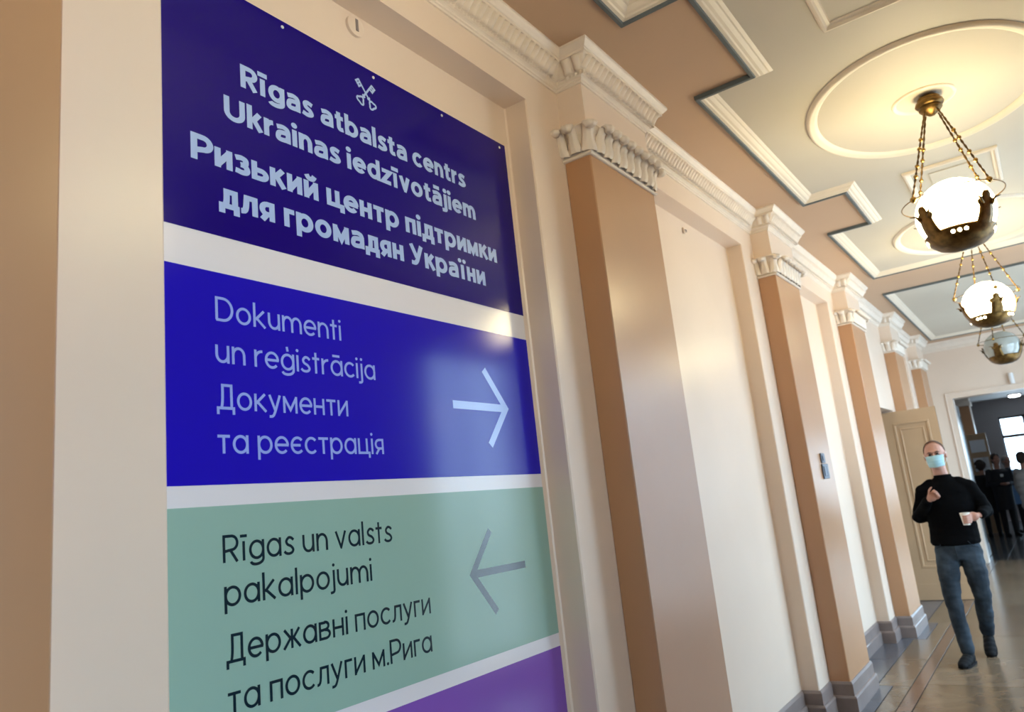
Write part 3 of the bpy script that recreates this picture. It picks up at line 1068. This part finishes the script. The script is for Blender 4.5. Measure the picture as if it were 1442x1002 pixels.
# lamps ---------------------------------------------------------------------------
def lamp(label, y, rot, on, x=CX + .015):
    t = thing('pendant_lamp', label, 'ceiling lamp', (x, y, 3.725), rot, 'globe pendant lamps')
    MB().lathe([(0, 0), (.050, 0), (.062, -.012), (.060, -.026), (.074, -.034), (.078, -.048), (.070, -.060), (.060, -.064), (.064, -.078), (.050, -.096), (.030, -.104), (.018, -.118), (0, -.122)], 28).build('canopy', BRONZE, t, 'auto')
    GZ = -.735
    g = MB().ball((0, 0, GZ), (.205, .205, .200), 48, 32).build('globe', GLOBE_ON if on else GLOBE_OFF, t, True)
    rz = GZ + .085
    rg = MB()
    n = 64
    rg.tube([(.262 * math.cos(2 * PI * k / n), .262 * math.sin(2 * PI * k / n), rz) for k in range(n + 1)], .0035, 6, False)
    rg.build('ring', BRONZE, t, True)
    # bottom bowl with a row of round openings
    prof = [(.172, GZ - .116), (.177, GZ - .113), (.180, GZ - .120), (.172, GZ - .140), (.156, GZ - .164), (.150, GZ - .170), (.120, GZ - .194), (.070, GZ - .212), (.030, GZ - .218), (0, GZ - .219)]
    MB().lathe(prof, 40).build('bowl', BRONZE, t, 'auto')
    for k in range(4):
        a = PI / 2 * k
        ca, sa = math.cos(a), math.sin(a)
        top = Vector((.048 * ca, .048 * sa, -.10))
        bot = Vector((.262 * ca, .262 * sa, rz + .012))
        ch = MB()
        # twisted rod
        N = 40
        d = (bot - top)
        u = Vector((-sa, ca, 0))
        v = d.normalized().cross(u)
        for ph in (0, PI):
            ch.tube([top + d * (i / N) + (u * math.cos(i * 1.15 + ph) + v * math.sin(i * 1.15 + ph)) * .0035 for i in range(N + 1)], .0035, 5)
        rod = ch.build('chain', BRONZE, t, True)
        for q in (.33, .44, .64, .76):
            MB().ball(top + d * q, .0125, 10, 7).build('bead', BRASS, rod, True)
        MB().ball(bot + Vector((0, 0, -.012)), .018, 12, 8).build('finial', BRASS, t, True)
        # leaf shaped strap hugging the globe
        st = MB()
        vs, fs = [], []
        rows = 14
        for i in range(rows):
            s_ = i / (rows - 1)
            el = math.radians(-44 + 54 * s_)
            R_ = .212 + .020 * max(0, s_ - .72) / .28
            wd = .054 - .018 * s_ + (.014 if .62 < s_ < .80 else 0)
            if s_ > .8:
                wd = .028 if s_ < .95 else .016
            for k2 in (-1, -.4, .4, 1):
                off = wd * k2
                rad = R_ * math.cos(el) + (.006 if abs(k2) < .5 else 0)
                vs.append((rad * ca - off * sa, rad * sa + off * ca, GZ + R_ * math.sin(el)))
        for i in range(rows - 1):
            for k2 in range(3):
                fs.append((i * 4 + k2, i * 4 + k2 + 1, (i + 1) * 4 + k2 + 1, (i + 1) * 4 + k2))
        st.add(vs, fs)
        for s2 in (-1, 1):
            e0 = math.radians(-44 + 54 * .72)
            p0 = Vector((.218 * math.cos(e0) * ca - s2 * .028 * sa, .218 * math.cos(e0) * sa + s2 * .028 * ca, GZ + .218 * math.sin(e0)))
            p1 = p0 + Vector((.010 * ca - s2 * .022 * sa, .010 * sa + s2 * .022 * ca, .020))
            p2 = p0 + Vector((.022 * ca - s2 * .050 * sa, .022 * sa + s2 * .050 * ca, .026))
            st.tube([p0 - Vector((0, 0, .012)), p1, p2], [.010, .006, .002], 6)
        so = st.build('strap', BRONZE, t, True)
        md = so.modifiers.new('thick', 'SOLIDIFY')
        md.thickness = .003
        # three round light openings between the straps
        if on:
            for q in (-.19, 0, .19):
                b = a + PI / 4 + q
                c_ = Vector((.1705 * math.cos(b), .1705 * math.sin(b), GZ - .1435))
                nn = Vector((math.cos(b), math.sin(b), -.35)).normalized()
                MB().tube([c_ - nn * .004, c_ + nn * .0015], .0105, 12).build('opening', GLOBE_ON, t)
    return t
lamp('lit globe pendant nearest the viewer, hanging in the large oval ring', 4.89, PI / 4 + .05, True)
lamp('second lit globe pendant, hanging just below and behind the nearest one', 8.0, math.radians(-70), True, CX - .02)
lamp('unlit grey glass globe pendant before the end wall', 11.3, math.radians(-105), False, CX - .07)
lamp('unseen lit globe pendant above the sign, added to warm the frieze', 1.62, PI / 4, True)  # extra lamp out of view, lit to warm the frieze and upper wall

# people --------------------------------------------------------------------------
def voxel(mb, name, material, parent, size, smooth_it=4, crease=0.0):
    me = mb.mesh('tmp', material)
    o = bpy.data.objects.new('tmp', me)
    C.objects.link(o)
    r = o.modifiers.new('r', 'REMESH')
    r.mode = 'VOXEL'
    r.voxel_size = size
    s_ = o.modifiers.new('s', 'SMOOTH')
    s_.factor = .6
    s_.iterations = smooth_it
    dg = bpy.context.evaluated_depsgraph_get()
    me2 = bpy.data.meshes.new_from_object(o.evaluated_get(dg))
    bpy.data.objects.remove(o)
    me2.name = name
    if crease > 0:
        from mathutils import noise
        nrm = [v.normal.copy() for v in me2.vertices]
        for v, nv in zip(me2.vertices, nrm):
            q = Vector((v.co.x * 7 + v.co.z * 5, v.co.y * 7, v.co.z * 17))
            v.co += nv * (noise.noise(q) * crease + noise.noise(q * 2.1) * crease * .45)
    me2.materials.clear()
    me2.materials.append(material)
    me2.shade_smooth()
    q = bpy.data.objects.new(name, me2)
    C.objects.link(q)
    q.parent = parent
    return q
def loft(mb, rings, n=20):
    """rings: (cx, cy, z, rx, ry); closed"""
    vs, fs = [], []
    for cx_, cy_, z, rx_, ry_ in rings:
        for k in range(n):
            a = 2 * PI * k / n
            vs.append((cx_ + rx_ * math.cos(a), cy_ + ry_ * math.sin(a), z))
    for i in range(len(rings) - 1):
        for k in range(n):
            k2 = (k + 1) % n
            fs.append((i * n + k, i * n + k2, (i + 1) * n + k2, (i + 1) * n + k))
    fs.append(tuple(range(n))[::-1])
    fs.append(tuple((len(rings) - 1) * n + k for k in range(n)))
    mb.add(vs, fs)
def limb(mb, pts, rs, n=14):
    mb.tube(pts, rs, n)
    for p, r in zip(pts, rs):
        rr = r if not isinstance(r, tuple) else max(r)
        mb.ball(p, rr * .995, 12, 8)
def head(mb, c, s=1.0, tilt=0.0, nose=True):
    """face towards -y; c = centre of head"""
    rot = Matrix.Rotation(tilt, 3, 'Y')
    def B(p, r):
        mb.ball(Vector(c) + rot @ (Vector(p) * s), tuple(q * s for q in r), 18, 12, rot)
    B((0, .012, .035), (.078, .094, .090))
    B((0, -.012, -.028), (.066, .076, .078))
    B((0, -.040, -.080), (.040, .040, .034))
    B((0, -.078, .028), (.056, .016, .012))
    if nose:
        B((0, -.092, -.012), (.012, .022, .026))
        B((0, -.100, -.026), (.016, .014, .011))
        B((0, -.082, -.055), (.024, .012, .008))
    for s_ in (-1, 1):
        B((s_ * .080, .008, -.004), (.010, .020, .032))
        B((s_ * .044, -.062, -.018), (.022, .022, .024))

SKIN = mat('skin', (0.46, 0.23, 0.165), 0.5, 0.08, 14)
BLACKW = mat('black_wool', (0.0028, 0.0028, 0.0032), 0.95, spec=0.05)
JEANS = mat('blue_grey_denim', (0.036, 0.050, 0.066), 0.85, col2=(0.012, 0.017, 0.024), scale=7, spec=0.2)
SHOE = mat('black_shoe', (0.006, 0.006, 0.007), 0.8, spec=0.15)
DARKLACE = mat('grey_lace', (0.03, 0.03, 0.03), 0.7)
MASKM = mat('pale_blue_mask', (0.33, 0.53, 0.58), 0.7)
HAIRM = mat('dark_hair', (0.035, 0.020, 0.014), 0.7)
EYE = mat('dark_eye', (0.02, 0.012, 0.01), 0.2)
CUPM = mat('white_paper_cup', (0.82, 0.76, 0.68), 0.6)
STRAPM = mat('white_elastic', (0.7, 0.7, 0.7), 0.7)

BX, BY = -.857, 7.78
man = thing('person', 'man in black sweater and blue jeans wearing a face mask, walking with a paper cup', 'person', (BX, BY, 0))
R_ = lambda x, y, z: (x - BX, y - BY, z)
hc = Vector(R_(-.872, 7.755, 1.700))
sh_r, el_r, wr_r = R_(-1.035, 7.80, 1.395), R_(-1.105, 7.80, 1.180), R_(-.985, 7.575, 1.318)
sh_l, el_l, wr_l = R_(-.672, 7.80, 1.405), R_(-.590, 7.82, 1.195), R_(-.606, 7.585, 1.172)
hip_r, kn_r, an_r = R_(-.945, 7.78, .90), R_(-.955, 7.60, .49), R_(-.910, 7.455, .105)
hip_l, kn_l, an_l = R_(-.775, 7.78, .90), R_(-.745, 7.74, .50), R_(-.785, 7.93, .165)
body = MB()
head(body, hc, 1.04, -.06)
limb(body, [hc + Vector((0, .01, -.07)), R_(-.862, 7.79, 1.52), R_(-.858, 7.80, 1.44)], [.058, .058, .062])
loft(body, [(0, .02, .92, .15, .10), (0, .02, 1.10, .14, .095), (.005, .02, 1.30, .165, .10), (.005, .02, 1.42, .15, .085), (.005, .02, 1.47, .06, .06)])
for a, b, c_ in ((sh_r, el_r, wr_r), (sh_l, el_l, wr_l)):
    limb(body, [a, b, c_], [.05, .038, .027])
for a, b, c_ in ((hip_r, kn_r, an_r), (hip_l, kn_l, an_l)):
    limb(body, [a, b, c_], [.075, .05, .036])
body.ball((0, 0, .90), (.15, .10, .10), 16, 10)
def finger(mb, pts, r):
    limb(mb, pts, [r, r * .95, r * .88, r * .75][:len(pts)], 8)
# right hand: raised, loosely closed, fingertips up towards the collar
w0 = Vector(wr_r)
pc = w0 + Vector((.045, -.012, .035))
body.ball(w0 + Vector((.012, -.004, .008)), (.026, .022, .026), 12, 8)
body.ball(pc, (.040, .022, .042), 14, 10, Matrix.Rotation(.7, 3, 'Y'))
for k in range(4):
    base = pc + Vector((.010 + .012 * k - .006, -.006, .030 - .016 * k))
    l_ = (.030, .034, .032, .026)[k]
    p1 = base + Vector((.020, -.012, .016)) * (l_ / .03)
    p2 = p1 + Vector((.004, -.018, .006)) * (l_ / .03)
    p3 = p2 + Vector((-.014, -.008, -.006)) * (l_ / .03)
    finger(body, [base, p1, p2, p3], .0098)
th = pc + Vector((-.018, -.012, .026))
finger(body, [th, th + Vector((.006, -.012, .026)), th + Vector((.020, -.018, .044)), th + Vector((.030, -.02, .052))], .0105)
# left hand round the cup
cupc = Vector(R_(-.722, 7.520, 1.150))
w1 = Vector(wr_l)
pl = w1 + (cupc - w1) * .48 + Vector((0, -.004, 0))
body.ball(w1 + (cupc - w1) * .15, (.026, .022, .025), 12, 8)
body.ball(pl, (.040, .020, .038), 14, 10, Matrix.Rotation(.1, 3, 'Y'))
for k in range(4):
    z = .028 - .019 * k
    base = pl + Vector((-.022, -.008, z))
    q1 = cupc + Vector((.036, -.022, z - .002))
    q2 = cupc + Vector((.012, -.043, z - .004))
    q3 = cupc + Vector((-.016, -.042, z - .004))
    finger(body, [base, q1, q2, q3], .0098)
tb = pl + Vector((-.010, .014, .030))
finger(body, [tb, cupc + Vector((.036, .026, .034)), cupc + Vector((.012, .044, .036))], .0108)
voxel(body, 'body', SKIN, man, .0055, 3)
# clothes
MB().lathe([(.160, 0), (.178, .002), (.178, .036), (.160, .036)], 28, 0, .01, .935, 1, .70).build('waistband', JEANS, man, True)
MB().tube([(-.004, -.118, .93), (-.004, -.128, .88), (-.002, -.118, .82)], .004, 6).build('fly_seam', JEANS, man, True)
for q in (-1, 1):
    MB().tube([(q * .10, -.108, .955), (q * .125, -.10, .915), (q * .170, -.055, .90)], .0035, 6).build('pocket_seam', JEANS, man, True)
sw = MB()
loft(sw, [(-.005, .01, .925, .185, .135), (-.005, .01, .95, .198, .145), (-.003, .01, 1.02, .192, .142), (0, .015, 1.12, .188, .138), (.003, .015, 1.28, .198, .142), (.005, .018, 1.37, .192, .128), (.005, .02, 1.425, .168, .108), (.004, .02, 1.462, .125, .092), (.003, .02, 1.492, .088, .080), (.002, .015, 1.515, .070, .072)])
limb(sw, [R_(-.965, 7.80, 1.440), sh_r, el_r, Vector(wr_r) - (Vector(wr_r) - Vector(el_r)).normalized() * .012], [.060, .064, .062, .042])
limb(sw, [R_(-.745, 7.80, 1.445), sh_l, el_l, Vector(wr_l) - (Vector(wr_l) - Vector(el_l)).normalized() * .012], [.060, .064, .064, .042])
sw.ball(R_(-1.085, 7.80, 1.20), (.062, .062, .08), 12, 8)
sw.ball(R_(-.60, 7.80, 1.22), (.066, .066, .09), 12, 8)
voxel(sw, 'sweater', BLACKW, man, .008, 4, .007)
MB().lathe([(.070, 0), (.072, .010), (.066, .020), (.060, .020), (.060, 0)], 24, .002, .012, 1.508, 1, 1.02).build('collar', BLACKW, man, True)
jn = MB()
loft(jn, [(0, .0, .80, .175, .120), (0, .005, .88, .178, .125), (0, .01, .96, .168, .118), (0, .01, .99, .160, .112)])
limb(jn, [R_(-.945, 7.78, .86), R_(-.955, 7.70, .70), kn_r, R_(-.935, 7.53, .30), R_(-.910, 7.46, .115)], [.098, .090, .066, .062, .054])
limb(jn, [R_(-.770, 7.78, .86), R_(-.755, 7.75, .70), kn_l, R_(-.765, 7.83, .33), R_(-.785, 7.925, .175)], [.098, .092, .068, .064, .056])
voxel(jn, 'jeans', JEANS, man, .008, 4, .008)
def shoe(heel, toe, par, material, s=1.0, name='shoe'):
    heel, toe = Vector(heel), Vector(toe)
    d = (toe - heel)
    mb = MB()
    for k, (r, hz) in enumerate(((.040, .050), (.045, .052), (.047, .046), (.051, .039), (.049, .033), (.038, .027))):
        p = heel + d * (k / 5)
        mb.ball(p + Vector((0, 0, hz * .95)), (r, r * 1.2, hz), 14, 8)
    mb.ball(heel + d * .12 + Vector((0, 0, .085)), (.040, .045, .035), 12, 8)
    o = voxel(mb, name, material, par, .008, 3)
    so = MB()
    nx = Vector((-d.y, d.x, 0)).normalized()
    pts = []
    for k, (r, _h) in enumerate(((.040, 0), (.044, 0), (.044, 0), (.050, 0), (.048, 0), (.036, 0))):
        pts.append((heel + d * (k / 5 * 1.06 - .06), r))
    vs = []
    for z in (.001, .020):
        for p, r in pts:
            vs.append(p + nx * r + Vector((0, 0, z)))
        for p, r in reversed(pts):
            vs.append(p - nx * r + Vector((0, 0, z)))
    n = len(pts) * 2
    so.add(vs, [(i, (i + 1) % n, n + (i + 1) % n, n + i) for i in range(n)] + [tuple(range(n))[::-1], tuple(range(n, 2 * n))])
    so.build('sole', material, o)
    if par is man:
        for k in range(4):
            c0 = heel + d * (.38 + .09 * k) + Vector((0, 0, .092 - .009 * k))
            MB().tube([c0 - nx * .022, c0 + Vector((0, 0, .004)), c0 + nx * .022], .003, 5).build('lace', DARKLACE, o)
    return o
shoe(R_(-.905, 7.50, .0), R_(-.945, 7.285, .0), man, SHOE)
shoe(R_(-.790, 7.965, .085), R_(-.775, 7.745, .0), man, SHOE)
# face
hr = Matrix.Rotation(-.06, 3, 'Y')
HP = lambda x, y, z: hc + hr @ (Vector((x, y, z)) * 1.04)
mk = MB()
rows, cols = 12, 17
vs, fs = [], []
for i in range(rows + 1):
    v = i / rows
    for j in range(cols + 1):
        u = -1 + 2 * j / cols
        z = -.006 - .092 * v - .010 * (1 - abs(u)) * (v - .5)
        yy = -.126 + .050 * abs(u) ** 2.2 + .014 * (2 * v - .9) ** 2 + .002 * math.sin(v * PI * 8)
        vs.append(HP(u * .070 * (1 - .14 * v), yy, z + .004 * abs(u)))
for i in range(rows):
    for j in range(cols):
        fs.append((i * (cols + 1) + j, i * (cols + 1) + j + 1, (i + 1) * (cols + 1) + j + 1, (i + 1) * (cols + 1) + j))
mk.add(vs, fs)
mo = mk.build('face_mask', MASKM, man, True)
md = mo.modifiers.new('t', 'SOLIDIFY')
md.thickness = .002
for s_ in (-1, 1):
    MB().tube([HP(s_ * .068, -.062, -.014), HP(s_ * .080, -.025, .006), HP(s_ * .088, .012, .018), HP(s_ * .086, .028, -.010), HP(s_ * .076, -.02, -.055), HP(s_ * .060, -.058, -.085)], .0018, 6).build('ear_loop', STRAPM, mo, True)
    MB().ball(HP(s_ * .030, -.083, .008), .0105, 12, 8).build('eye', EYE, man, True)
    MB().tube([HP(s_ * .014, -.095, .026), HP(s_ * .032, -.094, .031), HP(s_ * .050, -.078, .024)], [.003, .0045, .002], 6).build('eyebrow', HAIRM, man, True)
hm = MB()
vs, fs = [], []
rows, cols = 12, 40
for i in range(rows + 1):
    for j in range(cols):
        a = 2 * PI * j / cols
        front = max(0.0, -math.sin(a))
        top = math.radians(86)
        low = math.radians(-28 + 88 * front ** .45)
        el = low + (top - low) * i / rows
        vs.append(HP(.0835 * math.cos(el) * math.cos(a), .012 + .100 * math.cos(el) * math.sin(a), .035 + .096 * math.sin(el)))
for i in range(rows):
    for j in range(cols):
        j2 = (j + 1) % cols
        fs.append((i * cols + j, i * cols + j2, (i + 1) * cols + j2, (i + 1) * cols + j))
fs.append(tuple(rows * cols + j for j in range(cols)))
hm.add(vs, fs)
hm.build('hair', mat('cropped_hair', (0.10, 0.055, 0.038), 0.8), man, True)
# cup
cup = thing('paper_cup', 'small white paper cup in the hand of the man in the black sweater', 'cup', (BX + cupc.x, BY + cupc.y, cupc.z - .052))
MB().lathe([(0, 0), (.026, 0), (.026, .002), (.0375, .098), (.035, .098), (.0245, .006), (0, .006)], 28).build('cup_wall', CUPM, cup, 'auto')
MB().lathe([(.0375, .096), (.0395, .098), (.0385, .101), (.036, .100)], 28).build('rim', CUPM, cup, True)
MB().lathe([(0, .080), (.035, .080)], 28).build('drink', mat('coffee', (0.06, 0.025, 0.01), 0.1), cup)

# people in the room beyond
def bystander(label, x, y, rz, h, coat, legs, hair, curls=False, quilt=False, arms='down', coat_len=.55, sep=.085):
    s = h / 1.75
    t = thing('person', label, 'person', (x, y, 0), rz, 'people standing in the room beyond')
    c = Vector((0, -.01, 1.625 * s))
    b = MB()
    head(b, c, s)
    limb(b, [c + Vector((0, .01, -.07)), (0, .01, 1.44 * s), (0, .01, 1.38 * s)], [.055 * s] * 3, 10)
    loft(b, [(0, 0, .85 * s, .13 * s, .09 * s), (0, 0, 1.3 * s, .15 * s, .09 * s), (0, 0, 1.42 * s, .06 * s, .06 * s)], 14)
    hands = []
    for q in (-1, 1):
        sh = Vector((q * .185 * s, 0, 1.37 * s))
        if arms == 'down':
            el, wr = Vector((q * .235 * s, .02, 1.09 * s)), Vector((q * .235 * s, -.06, .85 * s))
        else:
            el, wr = Vector((q * .245 * s, .0, 1.10 * s)), Vector((q * .09 * s, -.20, 1.10 * s))
        hands.append((sh, el, wr))
        limb(b, [sh, el, wr], [.045 * s, .036 * s, .026 * s], 8)
        dv = (wr - el).normalized()
        b.ball(wr + dv * .055 * s, (.030 * s, .020 * s, .045 * s) if arms == 'down' else (.042 * s, .022 * s, .030 * s), 10, 8)
        for k in range(4):
            off = Vector((0, (-.024 + .016 * k) * s, 0)) if arms == 'down' else Vector((0, 0, (-.024 + .016 * k) * s))
            p = wr + dv * .085 * s + off
            finger(b, [p, p + dv * .035 * s, p + dv * .06 * s + Vector((0, -.006, -.006))], .0095 * s)
        p = wr + dv * .04 * s + Vector((0, -.03 * s, 0))
        finger(b, [p, p + dv * .03 * s + Vector((0, -.015, 0)), p + dv * .05 * s + Vector((0, -.018, 0))], .0105 * s)
        limb(b, [(q * sep, 0, .86 * s), (q * sep * 1.1, 0, .47 * s), (q * sep * 1.1, .02, .08 * s)], [.07 * s, .05 * s, .035 * s], 8)
    voxel(b, 'body', SKIN, t, .011, 2)
    k_ = MB()
    z0 = (1.40 - coat_len - .15) * s
    rings = []
    n = 26
    for i in range(n + 1):
        z = z0 + (1.42 * s - z0) * i / n
        f = (z / s - .9) / .5
        r1 = .185 + .02 * math.sin(max(0, f) * 2.5)
        if z > 1.36 * s:
            r1 *= 1 - (z - 1.36 * s) * 6
        if quilt:
            r1 += .026 * abs(math.sin((z - z0) / .135 * PI))
        rings.append((0, .005, z, r1 * s, (r1 - .055) * s))
    loft(k_, rings, 22)
    for sh, el, wr in hands:
        limb(k_, [sh, el, wr], [.070 * s, .058 * s, .044 * s], 10)
    voxel(k_, 'coat', coat, t, .011, 1 if quilt else 3)
    g = MB()
    loft(g, [(0, 0, .78 * s, .15 * s, .11 * s), (0, 0, .98 * s, .14 * s, .10 * s)], 14)
    for q in (-1, 1):
        limb(g, [(q * sep, 0, .84 * s), (q * sep * 1.1, 0, .47 * s), (q * sep * 1.1, .02, .10 * s)], [.088 * s, .064 * s, .052 * s], 10)
    voxel(g, 'trousers', legs, t, .012, 3)
    for q in (-1, 1):
        shoe((q * sep * 1.1, .05, 0), (q * sep * 1.2, -.15, 0), t, SHOE)
    hh = MB()
    hh.ball(c + Vector((0, .022, .042)) * s, (.090 * s, .098 * s, .095 * s), 16, 12)
    hh.ball(c + Vector((0, .045, -.01)) * s, (.088 * s, .075 * s, .10 * s), 16, 12)
    if curls:
        random.seed(3)
        for _ in range(90):
            a, e = random.uniform(0, 2 * PI), random.uniform(-.7, 1.5)
            if math.sin(a) < -.55 and e < .5:
                continue
            hh.ball(c + Vector((.105 * math.cos(a) * math.cos(e), .025 + .105 * math.sin(a) * math.cos(e), .03 + .11 * math.sin(e))) * s, .024, 8, 6)
    voxel(hh, 'hair', hair, t, .010, 2)
    return t
DK = mat('black_coat', (0.009, 0.009, 0.011), 0.8)
DK2 = mat('navy_coat', (0.012, 0.014, 0.022), 0.7)
DT = mat('black_trousers', (0.008, 0.008, 0.010), 0.8)
NV = mat('blue_trousers', (0.012, 0.022, 0.10), 0.8)
QL = mat('silver_quilted_jacket', (0.42, 0.40, 0.40), 0.45)
PB = mat('pale_blue_jacket', (0.16, 0.30, 0.55), 0.6)
LH = mat('light_hair', (0.30, 0.27, 0.25), 0.7)
bystander('short person with dark curly hair and black coat, seen from behind, left of the group', -1.43, 20.25, PI, 1.66, DK, DT, HAIRM, curls=True, coat_len=.72)
p2 = bystander('person in long dark coat with small pale badge, facing the viewer in the far room', -1.10, 20.0, .35, 1.78, DK2, DT, HAIRM, arms='front', coat_len=.70)
MB().box(-.03, .03, -.165, -.158, 1.27, 1.33, .002).build('badge', PAPER, p2)
bystander('person in a pale blue jacket partly hidden behind the dark coats', -.95, 20.9, .6, 1.72, PB, DT, LH, coat_len=.62)
bystander('person in a silver quilted jacket and blue trousers at the right edge', -.55, 18.0, 2.4, 1.74, QL, NV, HAIRM, quilt=True, coat_len=.60)

# furniture of the left side of the far room
def far_pilaster(y, lab):
    t = thing('pilaster', lab, 'pilaster', (-1.62, y, 0), 0, 'pilasters in the room beyond')
    MB().box(-.57, .10, 0, .5, 0.2, 3.05, .004).build('shaft', TAN, t)
    MB().box(-.57, .13, -.03, .53, 0, .2, .004).build('plinth', PLINTH, t)
    MB().box(-.57, .14, -.04, .54, 3.05, 3.16, .01).box(-.57, .12, -.02, .52, 3.16, 3.3).build('capital', PLASTER, t)
    MB().box(.10, .108, .02, .48, .2, 3.05).build('face_panel', PLASTER, t)
far_pilaster(17.3, 'first dark pilaster just inside the far room')
far_pilaster(22.2, 'second pilaster in the far room, above the papers')
# dark open leaf of the wide doorway
t = thing('door_leaf', 'dark brown door leaf folded back inside the wide doorway', 'door', (OX0 - .05, YE + .32, 0))
MB().box(-.04, .01, 0, 1.0, .01, 2.66, .004).build('leaf', DARKWOOD, t)
mm = MB()
for a, b, c_, d_ in ((.12, .88, .2, 1.1), (.12, .88, 1.25, 2.5)):
    for e in ((a, b, c_, c_ + .03), (a, b, d_ - .03, d_), (a, a + .03, c_, d_), (b - .03, b, c_, d_)):
        mm.box(.008, .020, e[0], e[1], e[2], e[3], .002)
mm.build('panel_moulding', DARKWOOD, t)
for z in (.5, 1.3, 2.2):
    MB().tube([(0, -.006, z), (0, -.006, z + .1)], .012).build('hinge', BRASS, t)
t = thing('notice_board', 'tan board with white papers at the left of the far room', 'notice board', (-1.68, 20.9, 0))
MB().box(0, .45, 0, .05, 0.01, 2.29, .004).build('board', DOORM, t)
MB().box(.04, .41, -.006, .0, .10, .9).build('panel_moulding', DOORM, t)
for z0, z1 in ((1.862, 2.145), (1.42, 1.736)):
    tag(MB().box(-1.59, -1.28, 20.888, 20.892, z0, z1).build('paper_sheet', PAPER), 'white paper sheet, the %s on the tan board' % ('upper one' if z0 > 1.8 else 'lower one'), 'paper', 'papers on the board')
